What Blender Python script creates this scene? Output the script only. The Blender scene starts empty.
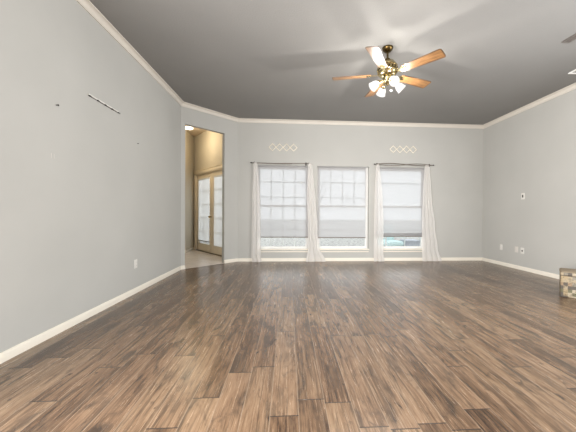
import bpy, bmesh, math, random
from mathutils import Vector, Matrix, noise

C = bpy.context.scene.collection
scene = bpy.context.scene
PI = math.pi
rnd = random.Random(7)

# ------------------------------------------------------------------ camera
cam_data = bpy.data.cameras.new('camera')
cam = bpy.data.objects.new('camera', cam_data)
C.objects.link(cam)
right = Vector((0.99789, -0.06454, 0.00647)).normalized()
fwd = Vector((0.0644, 0.9979, -0.0079)).normalized()
up = right.cross(fwd).normalized()
right = fwd.cross(up).normalized()
cam.matrix_world = Matrix(((right.x, up.x, -fwd.x, 0.0),
                           (right.y, up.y, -fwd.y, 0.0),
                           (right.z, up.z, -fwd.z, 1.08),
                           (0, 0, 0, 1)))
cam_data.sensor_width = 36.0
cam_data.lens = 36.0 * 290 / 576
cam_data.shift_x = -19.26 / 576
cam_data.clip_start = 0.02
scene.camera = cam

# ------------------------------------------------------------------ light, exposure
world = bpy.data.worlds.new('overcast_sky')
scene.world = world
world.use_nodes = True
bg = world.node_tree.nodes['Background']
bg.inputs[0].default_value = (0.95, 0.97, 1.0, 1)
bg.inputs[1].default_value = 1.6

REAR_W = 15.0       # added fill lights at invented openings behind and beside the camera
LEFT_W, RIGHT_W = 600.0, 205.0
FAN_W = 32.0        # each of the four fan bulbs
HALL_W = 17.0

scene.view_settings.view_transform = 'Standard'
scene.view_settings.look = 'None'
scene.view_settings.exposure = 0.28
scene.view_settings.gamma = 1.0
scene.view_settings.use_curve_mapping = False


def area(name, loc, rot, sx, sy, w, col=(1, 1, 1)):
    l = bpy.data.lights.new(name, 'AREA')
    l.shape = 'RECTANGLE'
    l.size, l.size_y, l.energy, l.color = sx, sy, w, col
    o = bpy.data.objects.new(name, l)
    o.location, o.rotation_euler = loc, rot
    C.objects.link(o)
    return o


# room numbers (metres)
XL, XR, YB, YR = -2.046, 4.58, 6.574, -3.2
ZC = 3.183
AY = 5.664                 # where the left wall turns into the angled wall
BX = -1.136                # where the angled wall meets the back wall
HZ = 3.315                 # hall ceiling
area('fill_rear', (1.3, YR - 0.02, 1.35), (-PI / 2, 0, PI), 2.0, 2.1, REAR_W, (1.0, 0.985, 0.96))  # weak added fill from behind the camera
area('fill_left', (XL - 0.02, -0.75, 1.35), (PI / 2, 0, -PI / 2), 3.1, 2.1, LEFT_W, (1.0, 0.975, 0.95))  # fill added out of view to brighten the right wall
area('fill_right', (XR + 0.02, 0.6, 1.35), (PI / 2, 0, PI / 2), 4.0, 2.1, RIGHT_W, (0.97, 0.99, 1.0))  # fill added out of view to brighten the left wall


# ------------------------------------------------------------------ materials
def srgb(r, g, b):
    f = lambda c: (c / 255) / 12.92 if c / 255 <= 0.04045 else (((c / 255) + 0.055) / 1.055) ** 2.4
    return (f(r), f(g), f(b), 1)


class NT:
    def __init__(s, name):
        s.m = bpy.data.materials.new(name)
        s.m.use_nodes = True
        s.t = s.m.node_tree
        s.bsdf = s.t.nodes['Principled BSDF']
        s.out = s.t.nodes['Material Output']

    def n(s, typ, **kw):
        nd = s.t.nodes.new(typ)
        for k, v in kw.items():
            setattr(nd, k, v)
        return nd

    def l(s, a, b):
        s.t.links.new(a, b)

    def val(s, sock, v):
        if hasattr(v, 'is_linked') or hasattr(v, 'links'):
            s.l(v, sock)
        else:
            sock.default_value = v

    def math(s, op, a, b=0.0, c=0.0):
        nd = s.n('ShaderNodeMath', operation=op)
        s.val(nd.inputs[0], a)
        s.val(nd.inputs[1], b)
        s.val(nd.inputs[2], c)
        return nd.outputs[0]

    def coord(s, kind='Object'):
        return s.n('ShaderNodeTexCoord').outputs[kind]

    def mapping(s, v, scale=(1, 1, 1), loc=(0, 0, 0), rot=(0, 0, 0)):
        m = s.n('ShaderNodeMapping')
        s.l(v, m.inputs[0])
        m.inputs['Scale'].default_value = scale
        m.inputs['Location'].default_value = loc
        m.inputs['Rotation'].default_value = rot
        return m.outputs[0]

    def noise(s, v, scale, detail=3, rough=0.5, dist=0.0, dim='3D', w=None):
        nd = s.n('ShaderNodeTexNoise', noise_dimensions=dim)
        s.l(v, nd.inputs['Vector'])
        if w is not None:
            s.l(w, nd.inputs['W'])
        nd.inputs['Scale'].default_value = scale
        nd.inputs['Detail'].default_value = detail
        nd.inputs['Roughness'].default_value = rough
        nd.inputs['Distortion'].default_value = dist
        return nd.outputs[0]

    def ramp(s, f, stops, interp='LINEAR'):
        nd = s.n('ShaderNodeValToRGB')
        s.l(f, nd.inputs[0])
        e = nd.color_ramp.elements
        nd.color_ramp.interpolation = interp
        while len(e) < len(stops):
            e.new(0.5)
        for el, (p, c) in zip(e, stops):
            el.position = p
            el.color = c if len(c) == 4 else (*c, 1)
        return nd.outputs[0]

    def mix(s, f, a, b, mode='MIX'):
        nd = s.n('ShaderNodeMix', data_type='RGBA', blend_type=mode)
        s.val(nd.inputs[0], f)
        s.val(nd.inputs[6], a)
        s.val(nd.inputs[7], b)
        return nd.outputs[2]

    def bump(s, h, strength=0.2, dist=0.01):
        nd = s.n('ShaderNodeBump')
        nd.inputs['Strength'].default_value = strength
        nd.inputs['Distance'].default_value = dist
        s.l(h, nd.inputs['Height'])
        s.l(nd.outputs[0], s.bsdf.inputs['Normal'])

    def base(s, c, rough=0.5, metal=0.0, spec=0.5):
        s.val(s.bsdf.inputs['Base Color'], c)
        s.val(s.bsdf.inputs['Roughness'], rough)
        s.bsdf.inputs['Metallic'].default_value = metal
        s.bsdf.inputs['Specular IOR Level'].default_value = spec


def plain(name, c, rough=0.5, metal=0.0, spec=0.4, var=0.05, vscale=6.0):
    t = NT(name)
    n = t.noise(t.coord(), vscale, 3)
    lo = tuple(x * (1 - var) for x in c[:3]) + (1,)
    hi = tuple(min(1, x * (1 + var)) for x in c[:3]) + (1,)
    t.base(t.ramp(n, [(0.3, lo), (0.7, hi)]), rough, metal, spec)
    return t.m


def painted(name, c, bumpy=0.08, bscale=90.0, var=0.03):
    t = NT(name)
    co = t.coord()
    n = t.noise(co, 1.3, 4)
    lo = tuple(x * (1 - var) for x in c[:3]) + (1,)
    hi = tuple(min(1, x * (1 + var)) for x in c[:3]) + (1,)
    t.base(t.ramp(n, [(0.3, lo), (0.7, hi)]), 0.75, 0, 0.25)
    t.bump(t.noise(co, bscale, 3, 0.6), bumpy, 0.004)
    return t.m


M = {}
M['wall'] = painted('grey_wall_paint', srgb(180, 179.5, 175.5))
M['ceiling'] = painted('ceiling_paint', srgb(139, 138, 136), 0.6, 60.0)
M['trim'] = plain('cream_trim_paint', srgb(228, 222, 210), 0.4, var=0.02)
M['crown'] = plain('cream_crown_paint', srgb(210, 204, 195), 0.4, var=0.02)
M['vinyl'] = plain('white_vinyl', srgb(228, 228, 226), 0.35, var=0.02)
M['hallwall'] = painted('tan_hall_paint', srgb(196, 188, 172))
M['hallceil'] = painted('hall_ceiling_paint', srgb(186, 170, 150), 0.3, 60)
M['doorpaint'] = plain('cream_door_paint', srgb(226, 214, 192), 0.4, var=0.02)
M['brass'] = plain('polished_brass', srgb(176, 162, 122), 0.2, 1.0, var=0.1)
M['antique'] = plain('dark_brass', srgb(92, 76, 46), 0.25, 1.0, var=0.15)
M['nickel'] = plain('dull_nickel', srgb(130, 120, 108), 0.35, 1.0)
M['darkmetal'] = plain('dark_metal', srgb(52, 48, 46), 0.4, 0.6)
M['plate'] = plain('white_plastic', srgb(216, 214, 209), 0.35, var=0.01)
M['socket'] = plain('dark_slot', srgb(70, 68, 66), 0.5)
M['almond'] = plain('almond_plastic', srgb(206, 202, 196), 0.4, var=0.01)
M['rail'] = plain('bronze_rail', srgb(120, 112, 104), 0.45, 0.2)
M['vent_grey'] = plain('grey_vent_metal', srgb(120, 114, 110), 0.5, 0.3)
M['vent_white'] = plain('white_vent_metal', srgb(240, 240, 238), 0.4)
M['plaque'] = plain('cream_carved_wood', srgb(232, 225, 210), 0.6, var=0.08, vscale=30)
M['bark'] = plain('grey_bark', srgb(92, 84, 76), 0.9, var=0.2, vscale=12)
M['teal'] = plain('pale_teal_cushion', srgb(214, 236, 236), 0.8, var=0.08)
M['greybox'] = plain('grey_wicker', srgb(186, 188, 196), 0.7, var=0.15, vscale=40)


def m_floor():
    t = NT('wood_look_plank_tile')
    W, L = 0.1525, 1.11
    sep = t.n('ShaderNodeSeparateXYZ')
    co = t.coord()
    t.l(co, sep.inputs[0])
    x, y = sep.outputs[0], sep.outputs[1]
    u = t.math('DIVIDE', t.math('ADD', x, 0.1525 * 100 - 0.06), W)
    row = t.math('FLOOR', u)
    wn = t.n('ShaderNodeTexWhiteNoise', noise_dimensions='1D')
    t.l(row, wn.inputs['W'])
    v = t.math('ADD', t.math('DIVIDE', y, L), t.math('MULTIPLY', wn.outputs['Value'], 7.31))
    col = t.math('FLOOR', v)
    cb = t.n('ShaderNodeCombineXYZ')
    t.l(row, cb.inputs[0])
    t.l(col, cb.inputs[1])
    w2 = t.n('ShaderNodeTexWhiteNoise', noise_dimensions='2D')
    t.l(cb.outputs[0], w2.inputs['Vector'])
    pid = w2.outputs['Value']
    # joints
    fu, fv = t.math('FRACT', u), t.math('FRACT', v)
    du = t.math('MULTIPLY', t.math('MINIMUM', fu, t.math('SUBTRACT', 1.0, fu)), W)
    dv = t.math('MULTIPLY', t.math('MINIMUM', fv, t.math('SUBTRACT', 1.0, fv)), L)
    d = t.math('MINIMUM', du, dv)
    joint = t.math('LESS_THAN', d, 0.0024)
    ljoint = t.math('LESS_THAN', du, 0.0022)
    ejoint = t.math('LESS_THAN', dv, 0.004)
    # shift the grain for each plank
    off = t.n('ShaderNodeVectorMath', operation='MULTIPLY_ADD')
    t.l(w2.outputs['Color'], off.inputs[0])
    off.inputs[1].default_value = (13.0, 29.0, 5.0)
    t.l(co, off.inputs[2])
    g = off.outputs[0]
    fine = t.noise(t.mapping(g, (105, 3.6, 1)), 1.0, 6, 0.72, 0.8)
    broad = t.noise(t.mapping(g, (12, 1.7, 1)), 1.0, 4, 0.6, 1.6)
    smudge = t.noise(t.mapping(g, (9, 2.6, 1), (3, 8, 0)), 1.0, 4, 0.68, 1.0)
    knots = t.noise(t.mapping(g, (14, 5.5, 1), (9, 1, 0)), 1.0, 3, 0.6, 0.8)
    f = t.math('ADD', t.math('MULTIPLY', fine, 0.55), t.math('MULTIPLY', broad, 0.45))
    f = t.math('ADD', f, t.math('MULTIPLY', t.math('SUBTRACT', pid, 0.5), 0.16))
    c = t.ramp(f, [(0.34, srgb(56, 43, 34)), (0.43, srgb(94, 75, 58)), (0.52, srgb(119, 98, 78)), (0.67, srgb(144, 123, 101))])
    sm = t.ramp(smudge, [(0.50, (0, 0, 0)), (0.66, (1, 1, 1))])
    c = t.mix(t.math('MULTIPLY', t.math('MULTIPLY', sm, t.math('ADD', 0.25, t.math('MULTIPLY', fine, 1.1))), 0.9), c, srgb(64, 55, 47))
    streak = t.noise(t.mapping(g, (42, 1.9, 1), (5, 3, 0)), 1.0, 3, 0.55, 0.7)
    st = t.ramp(streak, [(0.53, (0, 0, 0)), (0.60, (1, 1, 1))])
    c = t.mix(t.math('MULTIPLY', st, 0.4), c, srgb(54, 44, 36))
    kn = t.ramp(knots, [(0.62, (0, 0, 0)), (0.72, (1, 1, 1))])
    c = t.mix(t.math('MULTIPLY', kn, 0.75), c, srgb(44, 35, 29))
    tint = t.ramp(w2.outputs['Color'], [(0.0, srgb(238, 226, 220)), (1.0, srgb(255, 250, 244))])
    c = t.mix(0.8, c, tint, 'MULTIPLY')
    c = t.mix(t.math('MULTIPLY', ljoint, 0.6), c, srgb(138, 121, 104))
    c = t.mix(t.math('MULTIPLY', ejoint, 0.85), c, srgb(52, 43, 37))
    ro = t.math('ADD', 0.2, t.math('MULTIPLY', fine, 0.12))
    t.base(c, ro, 0, 0.8)
    h = t.math('SUBTRACT', t.math('MULTIPLY', fine, 0.4), t.math('MULTIPLY', joint, 0.8))
    t.bump(h, 0.2, 0.003)
    return t.m


def m_tile():
    t = NT('pale_hall_tile')
    b = t.n('ShaderNodeTexBrick', offset=0.0)
    t.l(t.mapping(t.coord(), (1, 1, 1), rot=(0, 0, PI / 4)), b.inputs['Vector'])
    b.inputs['Color1'].default_value = srgb(228, 220, 212)
    b.inputs['Color2'].default_value = srgb(220, 211, 203)
    b.inputs['Mortar'].default_value = srgb(176, 166, 156)
    b.inputs['Scale'].default_value = 1.0
    b.inputs['Mortar Size'].default_value = 0.004
    b.inputs['Brick Width'].default_value = 0.33
    b.inputs['Row Height'].default_value = 0.33
    t.base(b.outputs[0], 0.3, 0, 0.5)
    return t.m


def m_wood_blade():
    t = NT('honey_oak')
    g = t.noise(t.mapping(t.coord(), (5, 60, 20)), 1.0, 4, 0.6, 0.5)
    c = t.ramp(g, [(0.3, srgb(78, 50, 28)), (0.5, srgb(120, 86, 52)), (0.7, srgb(142, 108, 72))])
    sp = t.n('ShaderNodeSeparateXYZ')
    t.l(t.coord(), sp.inputs[0])
    e1 = t.math('GREATER_THAN', t.math('ABSOLUTE', sp.outputs[1]), t.math('ADD', 0.038, t.math('MULTIPLY', sp.outputs[0], 0.043)))
    e2 = t.math('GREATER_THAN', sp.outputs[0], 0.683)
    c = t.mix(t.math('MULTIPLY', t.math('MAXIMUM', e1, e2), 0.65), c, srgb(62, 40, 24))
    t.base(c, 0.38, 0, 0.6)
    return t.m


def m_cloth(name, col, transl, transp):
    t = NT(name)
    t.t.nodes.remove(t.bsdf)
    co = t.coord()
    w = t.noise(t.mapping(co, (3, 3, 260)), 1.0, 2)
    c = t.ramp(w, [(0.3, tuple(x * 0.95 for x in col[:3])), (0.7, col)])
    di = t.n('ShaderNodeBsdfDiffuse')
    tr = t.n('ShaderNodeBsdfTranslucent')
    tp = t.n('ShaderNodeBsdfTransparent')
    tp.inputs[0].default_value = (1, 1, 1, 1)
    t.l(c, di.inputs[0])
    t.l(c, tr.inputs[0])
    m1, m2 = t.n('ShaderNodeMixShader'), t.n('ShaderNodeMixShader')
    m1.inputs[0].default_value = transl
    t.l(di.outputs[0], m1.inputs[1])
    t.l(tr.outputs[0], m1.inputs[2])
    m2.inputs[0].default_value = transp
    t.l(m1.outputs[0], m2.inputs[1])
    t.l(tp.outputs[0], m2.inputs[2])
    t.l(m2.outputs[0], t.out.inputs[0])
    return t.m


def m_glass():
    t = NT('window_glass')
    t.t.nodes.remove(t.bsdf)
    tp = t.n('ShaderNodeBsdfTransparent')
    tp.inputs[0].default_value = (0.94, 0.96, 0.96, 1)
    gl = t.n('ShaderNodeBsdfGlossy')
    gl.inputs['Roughness'].default_value = 0.02
    fr = t.n('ShaderNodeFresnel')
    fr.inputs[0].default_value = 1.45
    mx = t.n('ShaderNodeMixShader')
    t.l(t.math('MULTIPLY', fr.outputs[0], 0.6), mx.inputs[0])
    t.l(tp.outputs[0], mx.inputs[1])
    t.l(gl.outputs[0], mx.inputs[2])
    t.l(mx.outputs[0], t.out.inputs[0])
    return t.m


def m_glow(name, col, strength, transp):
    t = NT(name)
    t.t.nodes.remove(t.bsdf)
    e = t.n('ShaderNodeEmission')
    e.inputs[0].default_value = col
    e.inputs[1].default_value = strength
    tp = t.n('ShaderNodeBsdfTransparent')
    mx = t.n('ShaderNodeMixShader')
    mx.inputs[0].default_value = transp
    t.l(e.outputs[0], mx.inputs[1])
    t.l(tp.outputs[0], mx.inputs[2])
    t.l(mx.outputs[0], t.out.inputs[0])
    return t.m


def m_patchwork():
    t = NT('patchwork_fabric')
    co = t.mapping(t.coord(), (1 / 0.043, 1 / 0.043, 1 / 0.043), (0.31, 0.27, 0.4))
    fl = t.n('ShaderNodeVectorMath', operation='FLOOR')
    t.l(co, fl.inputs[0])
    wn = t.n('ShaderNodeTexWhiteNoise', noise_dimensions='3D')
    t.l(fl.outputs[0], wn.inputs['Vector'])
    c = t.ramp(wn.outputs['Value'], [(0.0, srgb(176, 162, 138)), (0.2, srgb(166, 142, 118)), (0.36, srgb(188, 176, 154)),
                                     (0.52, srgb(104, 98, 92)), (0.64, srgb(150, 143, 130)), (0.78, srgb(176, 158, 128)),
                                     (0.9, srgb(120, 116, 94))], 'CONSTANT')
    n = t.noise(co, 2.4, 4, 0.7)
    k = t.ramp(n, [(0.5, (0, 0, 0)), (0.6, (1, 1, 1))])
    c = t.mix(t.math('MULTIPLY', k, 0.6), c, srgb(92, 78, 62))
    c = t.mix(1.0, c, (0.72, 0.72, 0.72, 1), 'MULTIPLY')
    t.base(c, 0.8, 0, 0.2)
    return t.m


def m_ground():
    t = NT('pale_winter_lawn')
    n = t.noise(t.coord(), 9.0, 5, 0.7)
    t.base(t.ramp(n, [(0.35, srgb(128, 126, 121)), (0.6, srgb(198, 196, 191))]), 0.9, 0, 0.1)
    return t.m


M['floor'] = m_floor()
M['tile'] = m_tile()
M['oak'] = m_wood_blade()
M['shade'] = m_cloth('white_shade_fabric', srgb(218, 217, 218), 0.56, 0.18)
M['sheer'] = m_cloth('white_sheer_voile', srgb(248, 245, 242), 0.36, 0.34)
M['doorblind'] = m_cloth('white_blind', srgb(252, 251, 250), 0.72, 0.1)
M['glass'] = m_glass()
M['bulbglass'] = m_glow('lit_frosted_glass', (1.0, 0.97, 0.92, 1), 1.5, 0.4)
M['hallglow'] = m_glow('lit_hall_glass', (1.0, 0.92, 0.74, 1), 3.0, 0.3)
M['patch'] = m_patchwork()
M['lid'] = plain('tan_fabric', srgb(138, 124, 104), 0.8, var=0.1, vscale=40)
M['lawn'] = m_ground()


# ------------------------------------------------------------------ mesh helpers
class MB:
    """collects shapes that become ONE mesh object"""

    def __init__(s):
        s.bm = bmesh.new()

    def box(s, x0, x1, y0, y1, z0, z1, bev=0.0, mat=None, seg=2):
        t = bmesh.new()
        bmesh.ops.create_cube(t, size=1.0)
        for v in t.verts:
            v.co = Vector(((x0 + x1) / 2 + v.co.x * (x1 - x0), (y0 + y1) / 2 + v.co.y * (y1 - y0), (z0 + z1) / 2 + v.co.z * (z1 - z0)))
        if bev:
            bmesh.ops.bevel(t, geom=t.edges[:], offset=bev, segments=seg, profile=0.5, affect='EDGES')
        s.add(t, mat)
        return s

    def add(s, t, mat=None):
        if mat is not None:
            t.transform(mat)
        me = bpy.data.meshes.new('tmp')
        t.to_mesh(me)
        t.free()
        s.bm.from_mesh(me)
        bpy.data.meshes.remove(me)

    def prism(s, pts, z0, z1, mat=None):
        t = bmesh.new()
        n = len(pts)
        a = [t.verts.new((p[0], p[1], z0)) for p in pts]
        b = [t.verts.new((p[0], p[1], z1)) for p in pts]
        t.faces.new(a[::-1])
        t.faces.new(b)
        for i in range(n):
            t.faces.new((a[i], a[(i + 1) % n], b[(i + 1) % n], b[i]))
        bmesh.ops.recalc_face_normals(t, faces=t.faces[:])
        s.add(t, mat)
        return s

    def lathe(s, prof, seg=28, mat=None, closed=False):
        """prof: list of (radius, z)"""
        t = bmesh.new()
        rings = []
        for r, z in prof:
            if r < 1e-6:
                rings.append([t.verts.new((0, 0, z))])
            else:
                rings.append([t.verts.new((r * math.cos(2 * PI * k / seg), r * math.sin(2 * PI * k / seg), z)) for k in range(seg)])
        for a, b in zip(rings[:-1], rings[1:]):
            for k in range(seg):
                j = (k + 1) % seg
                if len(a) == 1 and len(b) > 1:
                    t.faces.new((a[0], b[j], b[k]))
                elif len(b) == 1 and len(a) > 1:
                    t.faces.new((a[k], a[j], b[0]))
                elif len(a) > 1:
                    t.faces.new((a[k], a[j], b[j], b[k]))
        bmesh.ops.recalc_face_normals(t, faces=t.faces[:])
        s.add(t, mat)
        return s

    def tube(s, pts, r, seg=10, cap=True):
        pts = [Vector(p) for p in pts]
        rr = r if isinstance(r, (list, tuple)) else [r] * len(pts)
        t = bmesh.new()
        rings = []
        ref = Vector((0, 0, 1))
        for i, p in enumerate(pts):
            d = (pts[min(i + 1, len(pts) - 1)] - pts[max(i - 1, 0)]).normalized()
            if abs(d.dot(ref)) > 0.95:
                ref = Vector((1, 0, 0))
            a = d.cross(ref).normalized()
            b = d.cross(a).normalized()
            rings.append([t.verts.new(p + (a * math.cos(2 * PI * k / seg) + b * math.sin(2 * PI * k / seg)) * rr[i]) for k in range(seg)])
        for a, b in zip(rings[:-1], rings[1:]):
            for k in range(seg):
                t.faces.new((a[k], a[(k + 1) % seg], b[(k + 1) % seg], b[k]))
        if cap:
            t.faces.new(rings[0][::-1])
            t.faces.new(rings[-1])
        bmesh.ops.recalc_face_normals(t, faces=t.faces[:])
        s.add(t)
        return s

    def sphere(s, c, r, seg=14):
        t = bmesh.new()
        bmesh.ops.create_uvsphere(t, u_segments=seg, v_segments=seg // 2 + 2, radius=r)
        s.add(t, Matrix.Translation(Vector(c)))
        return s

    def sweep(s, prof, path, closed=False):
        """sweep a profile of (out, z) along a floor-plan path of (x, y); 'out' is to the right of travel (into the room); mitred corners"""
        t = bmesh.new()
        n = len(path)
        rings = []
        for i in range(n):
            p = Vector(path[i])
            d0 = (p - Vector(path[i - 1])).normalized() if i > 0 else None
            d1 = (Vector(path[i + 1]) - p).normalized() if i < n - 1 else None
            d0 = d0 or d1
            d1 = d1 or d0
            n0, n1 = Vector((d0.y, -d0.x)), Vector((d1.y, -d1.x))
            m = (n0 + n1)
            m = m / (m.dot(n0))
            rings.append([t.verts.new((p.x + m.x * o, p.y + m.y * o, z)) for o, z in prof])
        k = len(prof)
        for a, b in zip(rings[:-1], rings[1:]):
            for j in range(k):
                t.faces.new((a[j], a[(j + 1) % k], b[(j + 1) % k], b[j]))
        t.faces.new(rings[0])
        t.faces.new(rings[-1][::-1])
        bmesh.ops.recalc_face_normals(t, faces=t.faces[:])
        s.add(t)
        return s

    def build(s, name, mat, parent=None, loc=None, smooth=True, rot=None):
        me = bpy.data.meshes.new(name)
        s.bm.to_mesh(me)
        s.bm.free()
        if smooth:
            me.polygons.foreach_set('use_smooth', [True] * len(me.polygons))
            me.set_sharp_from_angle(angle=math.radians(35))
        me.materials.append(mat)
        o = bpy.data.objects.new(name, me)
        C.objects.link(o)
        if loc:
            o.location = loc
        if rot:
            o.rotation_euler = rot
        if parent:
            o.parent = parent
        return o


def tag(o, label=None, cat=None, group=None, kind=None):
    for k, v in (('label', label), ('category', cat), ('group', group), ('kind', kind)):
        if v:
            o[k] = v
    return o


def empty(name, loc, rotz=0.0, label=None, cat=None, group=None, kind=None):
    o = bpy.data.objects.new(name, None)
    o.location = loc
    o.rotation_euler = (0, 0, rotz)
    o.empty_display_size = 0.1
    C.objects.link(o)
    return tag(o, label, cat, group, kind)


def struct(o):
    o['kind'] = 'structure'
    return o


def wall(name, P0, P1, th, z0, z1, mat, holes=(), ext0=0.0, ext1=0.0):
    """a wall from P0 to P1 (floor plan) whose room face is that line; it thickens to the LEFT of travel; holes = (s0, s1, z0, z1)"""
    P0, P1 = Vector(P0), Vector(P1)
    d = (P1 - P0).normalized()
    n = Vector((-d.y, d.x))
    L = (P1 - P0).length
    mb = MB()
    xs = sorted({-ext0, L + ext1} | {h[0] for h in holes} | {h[1] for h in holes})
    rot = Matrix(((d.x, n.x, 0, P0.x), (d.y, n.y, 0, P0.y), (0, 0, 1, 0), (0, 0, 0, 1)))
    for a, b in zip(xs[:-1], xs[1:]):
        hs = sorted([h for h in holes if h[0] <= a + 1e-6 and h[1] >= b - 1e-6], key=lambda h: h[2])
        z = z0
        for h in hs:
            if h[2] > z + 1e-5:
                mb.box(a, b, 0, th, z, h[2], mat=rot)
            z = h[3]
        if z < z1 - 1e-5:
            mb.box(a, b, 0, th, z, z1, mat=rot)
    bmesh.ops.remove_doubles(mb.bm, verts=mb.bm.verts[:], dist=1e-4)
    return struct(mb.build(name, mat, smooth=False))


# ------------------------------------------------------------------ room shell
TH = 0.13
room = [(XL, YR), (XL, AY), (BX, YB), (XR, YB), (XR, YR)]
struct(MB().prism([(XL, YR), (XR, YR), (XR, YB), (BX, YB), (XL, AY)], -0.08, 0.0).build('floor', M['floor'], smooth=False))
struct(MB().prism([(XL - TH, YR - TH), (XR + TH, YR - TH), (XR + TH, YB + TH), (BX - 0.02, YB + TH), (XL - TH, AY + .02)], ZC, ZC + 0.1).build('ceiling', M['ceiling'], smooth=False))

WZ0, WZ1 = 0.262, 2.165
WINS = [(-0.72, 0.465), (0.648, 1.842), (2.0, 3.185)]
wall('wall_left', (XL, YR), (XL, AY), TH, 0, ZC, M['wall'], [(-0.75 - 1.6 - YR, -0.75 + 1.6 - YR, 0.3, 2.4)], ext0=TH)  # unseen opening, invented for the left fill light
AL = math.hypot(BX - XL, YB - AY)
wall('wall_angled', (XL, AY), (BX, YB), 0.085, 0, ZC + 0.13, M['wall'], [(0.082, 0.945, -0.001, 2.79)])
wall('wall_back', (BX, YB), (XR, YB), TH, 0, ZC, M['wall'], [(a - BX, b - BX, WZ0, WZ1) for a, b in WINS], ext1=TH)
wall('wall_right', (XR, YB), (XR, YR), TH, 0, ZC, M['wall'], [(YB - 2.6, YB + 1.4, 0.3, 2.4)], ext1=TH)  # out-of-view opening added for the right fill light
wall('wall_rear', (XR, YR), (XL, YR), TH, 0, ZC, M['wall'], [(XR - 2.3, XR - 0.3, 0.3, 2.4)])  # opening behind the camera, added for the rear fill light

# crown moulding: cove profile, one run around the room, following the angled wall
hC, pC = 0.075, 0.06
prof = [(0, ZC - hC), (0.014, ZC - hC), (0.016, ZC - hC + 0.012), (0.009, ZC - hC + 0.013)]
for k in range(7):
    a = k / 6 * PI / 2
    prof.append((0.014 + (pC - 0.026) * (1 - math.cos(a)), ZC - hC + 0.014 + (hC - 0.028) * math.sin(a)))
prof += [(pC - 0.012, ZC - 0.013), (pC - 0.002, ZC - 0.012), (pC, ZC - 0.010), (pC, ZC), (0, ZC)]
for nm, path in (('trim_crown_left', room[:2]), ('trim_crown_angled', room[1:3]), ('trim_crown_back', room[2:4]), ('trim_crown_right', room[3:5])):
    i = room.index(path[0])
    full = room
    # mitre by sweeping with neighbours, then cutting away everything but this run
    t = MB()
    pts = [Vector(p) for p in path]
    nrm = lambda a, b: Vector(((b - a).normalized().y, -(b - a).normalized().x))
    prev = Vector(room[i - 1]) if i > 0 else None
    nxt = Vector(room[i + 2]) if i + 2 < len(room) else None
    n1 = nrm(pts[0], pts[1])
    ms = []
    for p, other in ((0, prev), (1, nxt)):
        if other is None:
            ms.append(n1)
        else:
            n0 = nrm(other, pts[0]) if p == 0 else nrm(pts[1], other)
            m = n0 + n1
            ms.append(m / m.dot(n1))
    rings = []
    for p, m in zip(pts, ms):
        rings.append([t.bm.verts.new((p.x + m.x * o, p.y + m.y * o, z)) for o, z in prof])
    k = len(prof)
    for j in range(k):
        t.bm.faces.new((rings[0][j], rings[0][(j + 1) % k], rings[1][(j + 1) % k], rings[1][j]))
    t.bm.faces.new(rings[0]); t.bm.faces.new(rings[1][::-1])
    bmesh.ops.recalc_face_normals(t.bm, faces=t.bm.faces[:])
    struct(t.build(nm, M['crown']))

# baseboards
bp = [(0, 0), (0.014, 0), (0.014, 0.056), (0.010, 0.065), (0.006, 0.071), (0, 0.073)]
dA = Vector((BX - XL, YB - AY)).normalized()
A0 = Vector((XL, AY))
pa, pb = A0 + dA * 0.082, A0 + dA * 0.945
for nm, path in (('baseboard_left', [(XL, YR), (XL, AY), tuple(pa)]), ('baseboard_back', [tuple(pb), (BX, YB), (XR, YB)]), ('baseboard_right', [(XR, YB), (XR, YR)])):
    struct(MB().sweep(bp, path).build(nm, M['trim']))


# ------------------------------------------------------------------ hall beyond the doorway
H0 = Vector((-2.789, 8.763))
H1 = Vector((-1.605, 7.254))
dH = (H1 - H0).normalized()
H2 = H0 + dH * 2.52
nH = Vector((-dH.y, dH.x))            # points outdoors (up-right)
wallA0, wallB0 = A0 + Vector((-dA.y, dA.x)) * 0.0, None
struct(MB().prism([(-2.90, 5.60), (-2.05, 5.664), (BX, YB), (-1.1, 6.72), tuple(H2 + nH * 0.2), tuple(H0 + nH * 0.2), (-2.95, 8.9)], -0.08, -0.0005).build('floor_hall', M['tile'], smooth=False))
struct(MB().prism([(-2.90, 5.55), (-2.17, 5.55), (-2.06, 5.70), (-1.13, 6.70), (-1.0, 6.75), tuple(H2 + nH * 0.14), tuple(H0 + nH * 0.2), (-2.95, 8.9)], HZ, HZ + 0.1).build('ceiling_hall', M['hallceil'], smooth=False))
wall('wall_hall_left', (-2.776, 5.6), (-2.789, 8.763), 0.12, 0, HZ, M['hallwall'], ext1=0.1)
wall('wall_hall_front', (-2.17, 5.62), (-2.78, 5.62), 0.1, 0, HZ, M['hallwall'], ext1=0.1)
DS0, DS1, DZ = 0.13, 2.27, 2.19        # the double-door opening, measured along the hall wall
wall('wall_hall_door_side', tuple(H0), tuple(H2), 0.12, 0, HZ, M['hallwall'], [(DS0, DS1, -0.001, DZ)])
struct(MB().sweep(bp, [(-2.776, 5.63), tuple(H0), tuple(H0 + dH * (DS0 - 0.07))]).build('baseboard_hall', M['trim']))

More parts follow.
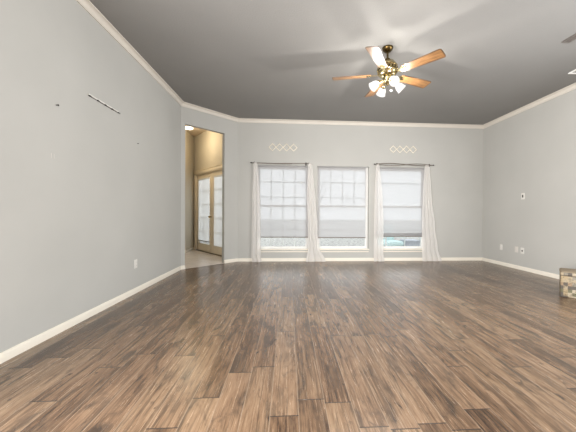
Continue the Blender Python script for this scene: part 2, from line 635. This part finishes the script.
hm = Matrix(((dH.x, nH.x, 0, H0.x), (dH.y, nH.y, 0, H0.y), (0, 0, 1, 0), (0, 0, 0, 1)))
cas = MB()
for a, b in ((DS0 - 0.07, DS0 + 0.005), (DS1 - 0.005, DS1 + 0.07)):
    cas.box(a, b, -0.018, 0.0, 0, DZ + 0.005, 0.004, hm)
cas.box(DS0 - 0.09, DS1 + 0.09, -0.022, 0.0, DZ - 0.005, DZ + 0.085, 0.004, hm)
cas.box(DS0 - 0.10, DS1 + 0.10, -0.034, 0.0, DZ + 0.085, DZ + 0.105, 0.003, hm)
jam = cas
jam.box(DS0, DS0 + 0.025, 0, 0.12, 0, DZ, mat=hm)
jam.box(DS1 - 0.025, DS1, 0, 0.12, 0, DZ, mat=hm)
jam.box(DS0, DS1, 0, 0.12, DZ - 0.03, DZ, mat=hm)
struct(jam.build('trim_door_casing', M['doorpaint']))
struct(MB().box(DS0, DS1, 0.0, 0.12, 0, 0.02, 0.004, hm).build('trim_threshold', M['nickel']))

span = (DS1 - DS0 - 0.056) / 2
for i in range(2):
    a = DS0 + 0.027 + i * (span + 0.002)
    b = a + span
    root = struct(empty('door_%d' % (i + 1), (0, 0, 0)))
    y0, y1 = 0.03, 0.072
    d = MB()
    g0, g1, gz0, gz1 = a + 0.125, b - 0.125, 0.21, 2.07
    d.box(a, g0, y0, y1, 0.022, DZ - 0.032, 0.003, hm)
    d.box(g1, b, y0, y1, 0.022, DZ - 0.032, 0.003, hm)
    d.box(g0, g1, y0, y1, 0.022, gz0, 0.0, hm)
    d.box(g0, g1, y0, y1, gz1, DZ - 0.032, 0.0, hm)
    for (p, q, r, s_) in ((g0, g0 + 0.018, gz0, gz1), (g1 - 0.018, g1, gz0, gz1), (g0, g1, gz0, gz0 + 0.018), (g0, g1, gz1 - 0.018, gz1)):
        d.box(p, q, y0 - 0.008, y0 + 0.004, r, s_, 0.003, hm)
    d.build('door_frame', M['doorpaint'], root)
    MB().box(g0, g1, 0.05, 0.056, gz0, gz1, mat=hm).build('door_glass', M['glass'], root)
    mu = MB()
    for z in (0.58, 0.95, 1.32, 1.69):
        mu.box(g0, g1, 0.06, 0.068, z - 0.011, z + 0.011, mat=hm)
    mu.box((g0 + g1) / 2 - 0.011, (g0 + g1) / 2 + 0.011, 0.06, 0.068, gz0, gz1, mat=hm)
    mu.build('muntin', M['doorpaint'], root)
    # the blind on each leaf
    bz = 0.315 if i == 0 else gz0 + 0.03
    br = empty('door_blind', tuple((hm @ Vector(((g0 + g1) / 2, y0, 0.0)))), math.atan2(dH.y, dH.x),
               'white blind stopping short of the glass bottom on the left french door leaf' if i == 0 else
               'white blind drawn fully down on the right french door leaf', 'blind', 'blinds on the french doors')
    w = (g1 - g0) / 2 - 0.022
    f = MB()
    n = int((gz1 - 0.06 - bz) / 0.025)
    vs = []
    for k in range(2 * n + 1):
        z = bz + (gz1 - 0.06 - bz) * k / (2 * n)
        y = -0.013 + (0.003 if k % 2 else -0.003)
        vs.append((f.bm.verts.new((-w, y, z)), f.bm.verts.new((w, y, z))))
    for p, q in zip(vs[:-1], vs[1:]):
        f.bm.faces.new((p[0], p[1], q[1], q[0]))
    f.build('blind_fabric', M['doorblind'], br, smooth=False)
    MB().box(-w, w, -0.024, -0.002, gz1 - 0.062, gz1 - 0.025, 0.003).build('head_rail', M['vinyl'], br)
    MB().box(-w, w, -0.022, -0.004, bz - 0.02, bz, 0.003).build('bottom_rail', M['rail'] if i == 0 else M['vinyl'], br)
    if i == 0:
        h = MB()
        hx = b - 0.06
        h.lathe([(0.0, 0), (0.026, 0.0), (0.026, 0.006), (0.01, 0.01), (0.01, 0.035), (0.024, 0.042), (0.03, 0.055), (0.022, 0.068), (0, 0.072)],
                20, hm @ Matrix.Translation((hx, y0, 0.98)) @ Matrix.Rotation(PI / 2, 4, 'X'))
        h.build('door_handle', M['brass'], root)

# hall ceiling light
hl = empty('ceiling_light', (-2.60, 7.70, HZ), 0, 'lit flush glass ceiling light seen through the doorway', 'light')
MB().lathe([(0, 0), (0.128, 0), (0.132, -0.012), (0.128, -0.026), (0, -0.026)], 32).build('base_plate', M['brass'], hl)
MB().lathe([(0.12, -0.026), (0.122, -0.035), (0.11, -0.055), (0.075, -0.07), (0.03, -0.077), (0, -0.078)], 32).build('glass_bowl', M['hallglow'], hl)
MB().lathe([(0.0, -0.076), (0.010, -0.078), (0.012, -0.086), (0.005, -0.092), (0, -0.094)], 16).build('finial', M['brass'], hl)
pl = bpy.data.lights.new('hall_bulb', 'POINT')
pl.energy, pl.color, pl.shadow_soft_size = HALL_W, (1.0, 0.85, 0.60), 0.14
po = bpy.data.objects.new('hall_bulb', pl)
po.location = (-2.45, 7.35, HZ - 0.35)
C.objects.link(po)


# ------------------------------------------------------------------ windows in the back wall
MEET = 1.255
for i, (a, b) in enumerate(WINS):
    root = struct(empty('window_%d' % (i + 1), ((a + b) / 2, YB, WZ0)))
    cx = (a + b) / 2
    w = (b - a) / 2
    H = WZ1 - WZ0
    z0 = 0.03
    fr = MB()
    fr.box(-w, -w + 0.035, 0.065, 0.12, 0, H, 0.003).box(w - 0.035, w, 0.065, 0.12, 0, H, 0.003)
    fr.box(-w + 0.035, w - 0.035, 0.065, 0.12, 0, 0.03, 0.0).box(-w + 0.035, w - 0.035, 0.065, 0.12, H - 0.035, H, 0.0)
    fr.build('window_frame', M['vinyl'], root)
    for nm, yy, lo, hi in (('upper_sash', 0.098, MEET - WZ0 - 0.02, H - 0.035), ('lower_sash', 0.074, 0.03, MEET - WZ0 + 0.02)):
        s = MB()
        s.box(-w + 0.035, -w + 0.07, yy - .01, yy + 0.012, lo, hi).box(w - 0.07, w - 0.035, yy - .01, yy + 0.012, lo, hi)
        s.box(-w + 0.07, w - 0.07, yy - .01, yy + 0.012, lo, lo + 0.038).box(-w + 0.07, w - 0.07, yy - .01, yy + 0.012, hi - 0.038, hi)
        so = s.build(nm, M['vinyl'], root)
        MB().box(-w + 0.07, w - 0.07, yy, yy + 0.004, lo + 0.038, hi - 0.038).build('pane', M['glass'], so)
        mu = MB()
        for k in (-1, 0, 1):
            if nm == 'lower_sash' and i != 0:
                continue
            mu.box(k * 0.272 - 0.009, k * 0.272 + 0.009, yy + 0.004, yy + 0.011, lo + 0.03, hi - 0.03)
        for z in ((1.80 - WZ0, 1.455 - WZ0) if nm == 'upper_sash' else (0.72 - WZ0,)):
            mu.box(-w + 0.07, w - 0.07, yy + 0.004, yy + 0.011, z - 0.009, z + 0.009)
        if i == 2 and nm == 'upper_sash':
            mu = MB()
            mu.box(-w + 0.07, w - 0.07, yy + 0.004, yy + 0.011, 1.80 - WZ0 - 0.009, 1.80 - WZ0 + 0.009)
        mu.build('muntin', M['vinyl'], so)
    s = MB()
    s.box(-w - 0.012, w + 0.012, -0.03, 0.0, -0.008, 0.018, 0.004)
    s.box(-w, w, -0.002, 0.065, 0.0, 0.018)
    s.build('window_sill', M['trim'], root)
    MB().box(-w - 0.005, w + 0.005, -0.013, 0.0, -0.058, -0.030, 0.004).build('window_apron', M['trim'], root)


def shade(cx, w, zb, label, tilt=0.0, bunch=False):
    """pleated translucent shade hung inside the window reveal"""
    r = empty('window_shade', (cx, YB + 0.035, WZ1), 0, label, 'shade', 'white pleated window shades')
    top = -0.026
    n = 66
    f = MB()
    vs = []
    for k in range(2 * n + 1):
        t = k / (2 * n)
        y = 0.004 if k % 2 else -0.004
        row = []
        for sx in (-1, 1):
            z = top + (zb - WZ1 + tilt * sx - top) * t
            row.append(f.bm.verts.new((sx * w, y, z)))
        vs.append(row)
    for p, q in zip(vs[:-1], vs[1:]):
        f.bm.faces.new((p[0], p[1], q[1], q[0]))
    f.build('shade_fabric', M['shade'], r, smooth=False)
    MB().box(-w - 0.005, w + 0.005, -0.02, 0.02, top, -0.002, 0.004).build('head_rail', M['shade'], r)
    rot = Matrix.Translation((0, 0, zb - WZ1)) @ Matrix.Rotation(-math.atan2(tilt, w), 4, 'Y')
    MB().box(-w - 0.002, w + 0.002, -0.013, 0.013, -0.02, 0.0, 0.004, rot).build('bottom_rail', M['rail'], r)
    if bunch:
        b = MB()
        for j in range(5):
            rr = Matrix.Translation((0, 0, zb - WZ1 + 0.012 + j * 0.013)) @ Matrix.Rotation(-math.atan2(tilt, w), 4, 'Y')
            b.box(-w, w, -0.017, 0.017, -0.005, 0.005, 0.004, rr)
        b.build('gathered_pleats', M['shade'], r)
    return r


shade(-0.128, 0.575, 0.555, 'white pleated shade on the leftmost of the three windows')
shade(1.222, 0.556, 0.545, 'white pleated shade on the middle window without curtains or rod')
shade(2.592, 0.575, 0.575, 'white pleated shade on the rightmost window with gathered pleats above its bottom rail', 0.004, True)


# ------------------------------------------------------------------ curtain rods and sheer curtains
def rod(cx, half, z, cross, label):
    r = empty('curtain_rod', (cx, YB, z), 0, label, 'curtain rod', 'thin bronze curtain rods')
    Y = -0.062
    N = 24
    if cross:
        p1 = [(-half + 2 * half * k / N, Y, 0.020 * math.sin(PI * 2 * (k / N) - 0.2) + 0.002) for k in range(N + 1)]
        p2 = [(-half + 0.05 + (2 * half - 0.10) * k / N, Y - 0.013, -0.024 * math.sin(PI * 2 * (k / N)) - 0.006) for k in range(N + 1)]
    else:
        p1 = [(-half + (half * 1.4) * k / N, Y, -0.010 * math.sin(PI * 0.7 * k / N)) for k in range(N + 1)]
        p2 = [(-half * 0.35 + half * 1.35 * k / N, Y - 0.001, 0.014 * (k / N) - 0.008) for k in range(N + 1)]
    MB().tube(p1, 0.0085).build('rod_bar', M['rail'], r)
    MB().tube(p2, 0.0065).build('rod_bar', M['rail'], r)
    for s, p in ((-1, p1[0]), (1, p1[-1] if cross else p2[-1])):
        b = MB()
        b.box(s * (half - 0.07) - 0.012, s * (half - 0.07) + 0.012, -0.006, 0.0, -0.035, 0.035, 0.002)
        b.tube([(s * (half - 0.07), 0, 0.0), (s * (half - 0.07), -0.04, 0.0), (s * (half - 0.07), Y - 0.012, 0.0)], 0.006)
        b.build('bracket', M['darkmetal'], r)
        MB().lathe([(0, -0.020), (0.010, -0.014), (0.014, 0), (0.010, 0.014), (0, 0.020)], 16, Matrix.Translation(Vector(p)) @ Matrix.Rotation(PI / 2, 4, 'Y')).build('finial', M['darkmetal'], r)
    return r


rod(-0.189, 0.646, 2.205, False, 'bronze curtain rod above the leftmost window')
rod(2.645, 0.690, 2.222, True, 'bronze double curtain rod with crossing bars above the rightmost window')


def curtain(keys, folds, seed, label, zt=2.195, amp=0.010):
    """keys: (z, x left, x right) from top to floor"""
    x0 = (keys[0][1] + keys[0][2]) / 2
    root = empty('sheer_curtain', (x0, YB - 0.075, 0), 0, label, 'curtain', 'white sheer curtains')
    rr = random.Random(seed)
    ph = rr.uniform(0, 6)
    f = MB()
    NU, NV = 72, 60
    rows = []
    ztop = keys[0][0]
    for j in range(NV + 1):
        t = j / NV
        z = ztop * (1 - t) + 0.004 * t
        for q in range(len(keys) - 1):
            if keys[q][0] >= z >= keys[q + 1][0] - 1e-6:
                break
        k0, k1 = keys[q], keys[q + 1]
        u = (k0[0] - z) / max(1e-6, k0[0] - k1[0])
        u = u * u * (3 - 2 * u) if q else u
        xl = k0[1] + (k1[1] - k0[1]) * u
        xr = k0[2] + (k1[2] - k0[2]) * u
        row = []
        for i in range(NU + 1):
            s = i / NU
            wob = 0.25 * math.sin(3.1 * t + ph + s * 2)
            fold = math.sin(2 * PI * folds * s + ph + wob)
            a = amp * (0.35 + 0.65 * min(1, t * 1.5))
            y = a * fold + 0.012 * noise.noise(Vector((s * 4, t * 5, seed)))
            x = xl + (xr - xl) * s + 0.010 * math.cos(2 * PI * folds * s + ph) * t
            zz = z + (0.012 * max(0, noise.noise(Vector((s * 6, 3, seed)))) if j == NV else 0)
            if t > 0.93:                                     # the hem spills a little on the floor
                y -= (t - 0.93) * 0.55 * (0.7 + 0.6 * noise.noise(Vector((s * 5, 1, seed))))
            row.append(f.bm.verts.new((x - x0, y, zz)))
        rows.append(row)
    for p, q in zip(rows[:-1], rows[1:]):
        for i in range(NU):
            f.bm.faces.new((p[i], p[i + 1], q[i + 1], q[i]))
    f.build('curtain_panel', M['sheer'], root)
    # gathered knot where the voile goes over the rod
    k = MB()
    wtop = (keys[0][2] - keys[0][1]) / 2
    t = bmesh.new()
    bmesh.ops.create_uvsphere(t, u_segments=16, v_segments=10, radius=1)
    for v in t.verts:
        c = v.co
        c *= 1 + 0.12 * math.sin(7 * math.atan2(c.y, c.x))
    k.add(t, Matrix.Translation((0, 0.010, ztop + 0.012)) @ Matrix.Diagonal((wtop * 0.85, 0.028, 0.030, 1)))
    k.build('rod_pocket', M['sheer'], root)
    return root


curtain([(2.18, -0.785, -0.695), (1.6, -0.80, -0.63), (0.9, -0.815, -0.61), (0.12, -0.825, -0.60), (0, -0.80, -0.58)], 2.5, 1,
        'white sheer curtain hanging at the left edge of the leftmost window')
curtain([(2.18, 0.425, 0.525), (1.4, 0.41, 0.60), (0.7, 0.43, 0.645), (0.35, 0.44, 0.68), (0, 0.39, 0.83)], 3, 2,
        'white sheer curtain covering the wall between the leftmost and middle windows, hem kicked right')
curtain([(2.185, 1.985, 2.065), (1.5, 1.955, 2.14), (0.9, 1.95, 2.165), (0.2, 1.945, 2.17), (0, 1.945, 2.19)], 2.5, 3,
        'white sheer curtain hanging at the left edge of the rightmost window')
curtain([(2.185, 3.125, 3.235), (1.5, 3.085, 3.295), (0.8, 3.075, 3.38), (0.3, 3.085, 3.45), (0, 3.08, 3.53)], 3.5, 4,
        'white sheer curtain flaring right at the right edge of the rightmost window')


# ------------------------------------------------------------------ fretwork plaques
def plaque(cx, cz, label):
    r = empty('fretwork_plaque', (cx, YB, cz), 0, label, 'wall plaque', 'cream fretwork plaques')
    W, A = 0.315, 0.078
    n = 4
    s1, s2 = [], []
    for k in range(2 * n + 1):
        x = -W + 2 * W * k / (2 * n)
        z = 0 if k % 2 == 0 else (A if (k // 2) % 1 == 0 else -A)
        s1.append((x, -0.010, z))
        s2.append((x, -0.010, -z))
    m = MB()
    for q in range(2 * n):
        for st in (s1, s2):
            m.tube([st[q], st[q + 1]], 0.0085, 8)
    for k in range(2 * n + 1):
        x = -W + 2 * W * k / (2 * n)
        for s in ((0,) if k % 2 == 0 else (-1, 1)):
            m.sphere((x, -0.010, s * A), 0.009)
    m.build('lattice', M['plaque'], r)


plaque(-0.132, 2.570, 'cream fretwork plaque on the wall above the leftmost window')
plaque(2.638, 2.582, 'cream fretwork plaque on the wall above the rightmost window')


# ------------------------------------------------------------------ wall plates
def plate(name, loc, wallside, w, h, kind, label, cat):
    rz = {'left': PI / 2, 'right': -PI / 2}[wallside]     # local -y faces the room
    r = empty(name, loc, rz, label, cat)
    MB().box(-w / 2, w / 2, -0.006, 0, -h / 2, h / 2, 0.003).build('cover_plate', M['plate'] if kind != 'blank' else M['almond'], r)
    if kind == 'duplex':
        for s in (-1, 1):
            o = MB().lathe([(0, 0.0), (0.017, 0.0), (0.017, 0.003), (0, 0.003)], 24, Matrix.Translation((0, -0.006, s * 0.02)) @ Matrix.Rotation(PI / 2, 4, 'X')).build('receptacle', M['plate'], r)
            q = MB()
            for t in (-1, 1):
                q.box(t * 0.006 - 0.0013, t * 0.006 + 0.0013, -0.0098, -0.0085, s * 0.02 - 0.002, s * 0.02 + 0.007)
            q.build('slot', M['socket'], o)
    elif kind == 'jack':
        MB().box(-0.014, 0.014, -0.010, -0.005, -0.017, 0.017, 0.002).build('jack', M['socket'], r)
    elif kind == 'toggle':
        MB().box(-0.016, 0.016, -0.011, -0.005, -0.026, 0.026, 0.003).build('sensor', M['socket'], r)
    elif kind == 'blank':
        for s in (-1, 1):
            MB().sphere((0, -0.006, s * 0.03), 0.004).build('screw', M['vinyl'], r)


plate('wall_outlet', (XL, 4.028, 0.392), 'left', 0.074, 0.118, 'duplex', 'white duplex outlet low on the left wall', 'outlet')
plate('wall_control', (XR, 5.398, 1.45), 'right', 0.085, 0.125, 'toggle', 'white wall plate with a dark centre, high on the right wall', 'switch')
plate('wall_outlet', (XR, 5.962, 0.388), 'right', 0.074, 0.118, 'duplex', 'white duplex outlet on the right wall, nearest the back corner', 'outlet')
plate('blank_plate', (XR, 5.545, 0.388), 'right', 0.085, 0.12, 'blank', 'plain pale plate on the right wall, just left of a plate with dark centre', 'wall plate')
plate('jack_plate', (XR, 5.395, 0.380), 'right', 0.085, 0.12, 'jack', 'white low wall plate with a dark jack, nearest the patchwork box', 'wall plate')

# hook rail, nail and holes on the left wall
hr = empty('hook_rail', (XL, 3.363, 2.282), PI / 2, 'thin white rail with dark hooks on the left wall', 'hook rail')
MB().box(-0.265, 0.265, -0.010, 0, -0.005, 0.009, 0.002).build('rail_bar', M['plate'], hr)
MB().box(-0.262, 0.262, -0.009, 0, -0.013, -0.005, 0.002).build('rail_lip', M['vent_grey'], hr)
for k in range(5):
    x = -0.25 + k * 0.125
    hk = [(x, -0.010, -0.004), (x, -0.020, -0.012), (x, -0.028, -0.024), (x, -0.032, -0.020)]
    MB().tube(hk, 0.0035, 8).sphere((x, -0.010, -0.010), 0.008).build('hook', M['darkmetal'], hr)


def nail(loc, r, label):
    e = empty('wall_nail', loc, PI / 2, label, 'nail')
    MB().lathe([(0, 0.0), (r * 0.4, 0.0), (r * 0.4, 0.018), (r, 0.018), (r * 0.9, 0.022), (0, 0.024)], 14, Matrix.Rotation(PI / 2, 4, 'X')).build('nail_head', M['darkmetal'], e)


nail((XL, 2.695, 2.021), 0.008, 'dark nail in the left wall, left of the hook rail')
nail((XL, 4.061, 2.012), 0.005, 'small dark nail in the left wall, right of and below the hook rail')
pm = empty('wall_anchor', (XL, 2.657, 1.566), PI / 2, 'pair of faint grey wall anchors below the dark nail', 'wall anchor')
for s in (-1, 1):
    MB().box(s * 0.014 - 0.003, s * 0.014 + 0.003, -0.002, 0, -0.020, 0.020, 0.0008).build('anchor', M['almond'], pm)


# ------------------------------------------------------------------ ceiling registers
def register(loc, w, d, mat, label, rz=0.0):
    r = empty('ceiling_vent', loc, rz, label, 'vent')
    f = MB()
    b = 0.022
    f.box(-w / 2, w / 2, -d / 2, -d / 2 + b, -0.012, 0, 0.003).box(-w / 2, w / 2, d / 2 - b, d / 2, -0.012, 0, 0.003)
    f.box(-w / 2, -w / 2 + b, -d / 2 + b, d / 2 - b, -0.012, 0, 0.0).box(w / 2 - b, w / 2, -d / 2 + b, d / 2 - b, -0.012, 0, 0.0)
    f.build('vent_frame', mat, r)
    n = int((d - 2 * b) / 0.018)
    for k in range(n):
        y = -d / 2 + b + (k + 0.5) * (d - 2 * b) / n
        MB().box(-w / 2 + b, w / 2 - b, -0.0075, 0.0075, -0.001, 0.001, 0, Matrix.Translation((0, y, -0.007)) @ Matrix.Rotation(0.6, 4, 'X')).build('louvre', mat, r)


register((3.352, 3.10, ZC), 0.46, 0.10, M['vent_grey'], 'narrow grey ceiling vent at the right edge of the ceiling, farther from the wall', PI / 2 + 0.06)
register((4.27, 3.90, ZC), 0.32, 0.30, M['vent_white'], 'white ceiling vent close to the right wall crown moulding')


# ------------------------------------------------------------------ ceiling fan
FX, FY, FZ = 1.236, 3.607, 2.845
fan = empty('ceiling_fan', (FX, FY, ZC), 0, 'brass ceiling fan with five oak blades and four lit glass shades', 'ceiling fan')
dz = FZ - ZC
MB().lathe([(0, 0), (0.068, 0), (0.070, -0.010), (0.062, -0.030), (0.040, -0.052), (0.022, -0.060), (0, -0.060)], 32).build('canopy', M['antique'], fan)
MB().lathe([(0.013, -0.055), (0.013, dz + 0.20), (0.03, dz + 0.195), (0.03, dz + 0.16)], 18).build('downrod', M['antique'], fan)
MB().lathe([(0, dz + 0.175), (0.04, dz + 0.173), (0.085, dz + 0.155), (0.112, dz + 0.122), (0.124, dz + 0.098), (0.116, dz + 0.090), (0.124, dz + 0.082),
            (0.124, dz + 0.034), (0.115, dz + 0.025), (0.122, dz + 0.014), (0.105, dz - 0.012), (0.07, dz - 0.03), (0, dz - 0.03)], 40).build('motor_housing', M['brass'], fan)
MB().lathe([(0.117, dz + 0.080), (0.1265, dz + 0.076), (0.1265, dz + 0.040), (0.117, dz + 0.036)], 40).build('motor_band', M['antique'], fan)
for k in range(20):
    a = k * 2 * PI / 20
    MB().box(-0.004, 0.004, -0.009, 0.009, -0.014, 0.014, 0.002, Matrix.Rotation(a, 4, 'Z') @ Matrix.Translation((0.1262, 0, dz + 0.058))).build('band_boss', M['brass'], fan)
MB().lathe([(0, dz - 0.028), (0.052, dz - 0.03), (0.058, dz - 0.045), (0.05, dz - 0.075), (0.058, dz - 0.085), (0.05, dz - 0.105), (0.022, dz - 0.125), (0.008, dz - 0.14), (0, dz - 0.145)], 32).build('light_fitter', M['brass'], fan)
PH = math.radians(309.45)
for k in range(5):
    th = PH - k * 2 * PI / 5
    Rz = Matrix.Rotation(th, 4, 'Z') @ Matrix.Translation((0, 0, dz))
    pitch = Matrix.Rotation(math.radians(-12), 4, 'X')
    bl = MB()
    out = []
    r0, r1 = 0.205, 0.695
    w0, w1 = 0.056, 0.077
    c = 0.018
    pts = [(r0, -w0 + 0.012), (r0 + 0.012, -w0), (r1 - c, -w1), (r1 - c * 0.35, -w1 + c * 0.5), (r1, -w1 + c * 1.5), (r1, w1 - c * 1.5), (r1 - c * 0.35, w1 - c * 0.5), (r1 - c, w1), (r0 + 0.012, w0), (r0, w0 - 0.012)]
    bl.prism(pts, -0.003, 0.003)
    b = bl.build('fan_blade', M['oak'], fan)
    b.matrix_local = Rz @ pitch
    iron = MB()
    iron.prism([(0.10, -0.014), (0.15, -0.012), (0.19, -0.034), (0.235, -0.036), (0.262, -0.014), (0.262, 0.014), (0.235, 0.036), (0.19, 0.034), (0.15, 0.012), (0.085, 0.014)], -0.008, -0.0032)
    for px, py in ((0.222, -0.022), (0.222, 0.022), (0.248, 0)):
        iron.sphere((px, py, -0.008), 0.005, 10)
    io = iron.build('blade_iron', M['brass'], fan)
    io.matrix_local = Rz @ pitch

def lamp_axis(az, down):
    return Vector((math.cos(az) * math.cos(down), math.sin(az) * math.cos(down), -math.sin(down)))

for k in range(4):
    az = math.radians(-84) + k * PI / 2
    ax = lamp_axis(az, math.radians(40))
    p0 = Vector((math.cos(az) * 0.045, math.sin(az) * 0.045, dz - 0.085))
    p1 = Vector((math.cos(az) * 0.085, math.sin(az) * 0.085, dz - 0.082))
    p2 = Vector((math.cos(az) * 0.105, math.sin(az) * 0.105, dz - 0.095))
    arm = MB().tube([p0, p1, p2, p2 + ax * 0.01], 0.008)
    q = ax.to_track_quat('Z', 'Y').to_matrix().to_4x4()
    mt = Matrix.Translation(p2) @ q
    arm.lathe([(0, 0), (0.024, 0.0), (0.028, 0.012), (0.028, 0.030), (0.024, 0.032), (0, 0.032)], 24, mt)
    arm.build('lamp_arm', M['brass'], fan)
    MB().lathe([(0.024, 0.022), (0.030, 0.034), (0.042, 0.050), (0.050, 0.075), (0.053, 0.100), (0.058, 0.118), (0.062, 0.124)], 32, mt).build('lamp_shade', M['bulbglass'], fan)
    MB().lathe([(0, 0.030), (0.013, 0.032), (0.016, 0.05), (0.026, 0.075), (0.026, 0.09), (0.016, 0.106), (0, 0.112)], 20, mt).build('bulb', M['bulbglass'], fan)
    L = bpy.data.lights.new('fan_bulb', 'POINT')
    L.energy, L.color, L.shadow_soft_size = FAN_W, (1.0, 0.955, 0.89), 0.022
    lo = bpy.data.objects.new('fan_bulb', L)
    lo.location = Vector((FX, FY, ZC)) + p2 + ax * 0.115
    C.objects.link(lo)
ch = MB().tube([(0.03, -0.045, dz - 0.10), (0.032, -0.05, dz - 0.17), (0.032, -0.05, dz - 0.215)], 0.0018, 6)
ch.build('pull_chain', M['brass'], fan)
MB().sphere((0.032, -0.05, dz - 0.225), 0.013).build('chain_ball', M['plate'], fan)


# ------------------------------------------------------------------ patchwork box at the right edge
ang = math.atan2(-0.095, 0.125) - math.radians(6)
bx = empty('storage_ottoman', (3.605, 3.615, 0), ang, 'patchwork fabric storage box with tan lid on the wood floor by the right wall', 'ottoman')
S, HB = 0.42, 0.326
b = MB()
b.box(0, S, 0, S, 0.0, HB - 0.045, 0.014, seg=3)
b.build('box_body', M['patch'], bx)
b = MB()
b.box(-0.004, S + 0.004, -0.004, S + 0.004, HB - 0.044, HB, 0.016, seg=3)
b.build('box_lid', M['patch'], bx)
b = MB()
b.box(0.01, S - 0.01, 0.01, S - 0.01, HB - 0.001, HB + 0.005, 0.002)
b.build('lid_top', M['lid'], bx)


# ------------------------------------------------------------------ outdoors, seen through the glass
o = MB().prism([(-30, 6.95), (40, 6.95), (40, 60), (-30, 60)], -0.30, -0.12).build('lawn', M['lawn'], smooth=False)
struct(o)


def tree(x, y, h, seed, label):
    rr = random.Random(seed)
    root = empty('bare_tree', (x, y, -0.12), 0, label, 'tree')
    mb = MB()

    def grow(p, d, L, r, lev):
        pts, rad = [p.copy()], [r]
        for k in range(4):
            d = (d + Vector((rr.uniform(-.22, .22), rr.uniform(-.22, .22), rr.uniform(-.08, .14)))).normalized()
            p = p + d * L / 4
            pts.append(p.copy())
            rad.append(r * (1 - 0.13 * (k + 1)))
        mb.tube(pts, rad, 7 if lev < 2 else 5)
        if lev < 5:
            for _ in range(3 if lev else 4):
                a = rr.uniform(0, 2 * PI)
                nd = (d + Vector((math.cos(a), math.sin(a), rr.uniform(-.1, .5))) * rr.uniform(.5, .9)).normalized()
                grow(pts[-1] if rr.random() < .6 else pts[-2], nd, L * rr.uniform(.6, .8), rad[-1] * .6, lev + 1)
    grow(Vector((0, 0, 0)), Vector((0, 0, 1)), h * .32, h * .02, 0)
    mb.build('branches', M['bark'], root)


tree(1.5, 18.0, 6.4, 5, 'bare tree faintly seen through the shades of the two windows on the left')


def patio_chair(x, y, rz, label):
    r = empty('patio_chair', (x, y, -0.12), rz, label, 'chair', 'pale teal patio chairs')
    MB().box(-0.27, 0.27, -0.27, 0.27, 0.32, 0.46, 0.05, seg=3).build('seat_cushion', M['teal'], r)
    MB().box(-0.27, 0.27, -0.08, 0.08, 0, 0.5, 0.05, Matrix.Translation((0, 0.24, 0.42)) @ Matrix.Rotation(-0.25, 4, 'X'), seg=3).build('back_cushion', M['teal'], r)
    for sx in (-1, 1):
        MB().box(sx * 0.30 - 0.02, sx * 0.30 + 0.02, -0.27, 0.27, 0.54, 0.575, 0.008).build('armrest', M['vinyl'], r)
        for sy in (-1, 1):
            MB().tube([(sx * 0.30, sy * 0.25, 0), (sx * 0.30, sy * 0.25, 0.55)], 0.018).build('leg', M['vinyl'], r)


patio_chair(2.86, 8.0, 0.25, 'pale teal patio chair outside the rightmost window, left of the grey box')
patio_chair(4.1, 8.0, -0.2, 'pale teal patio chair outside the rightmost window, right of the grey box')
gb = empty('deck_box', (3.50, 8.15, -0.12), 0, 'grey deck box outside the rightmost window between two teal chairs', 'box')
MB().box(-0.2, 0.2, -0.2, 0.2, 0, 0.42, 0.01).build('box_body', M['greybox'], gb)
MB().box(-0.215, 0.215, -0.215, 0.215, 0.42, 0.47, 0.01).build('box_lid', M['greybox'], gb)
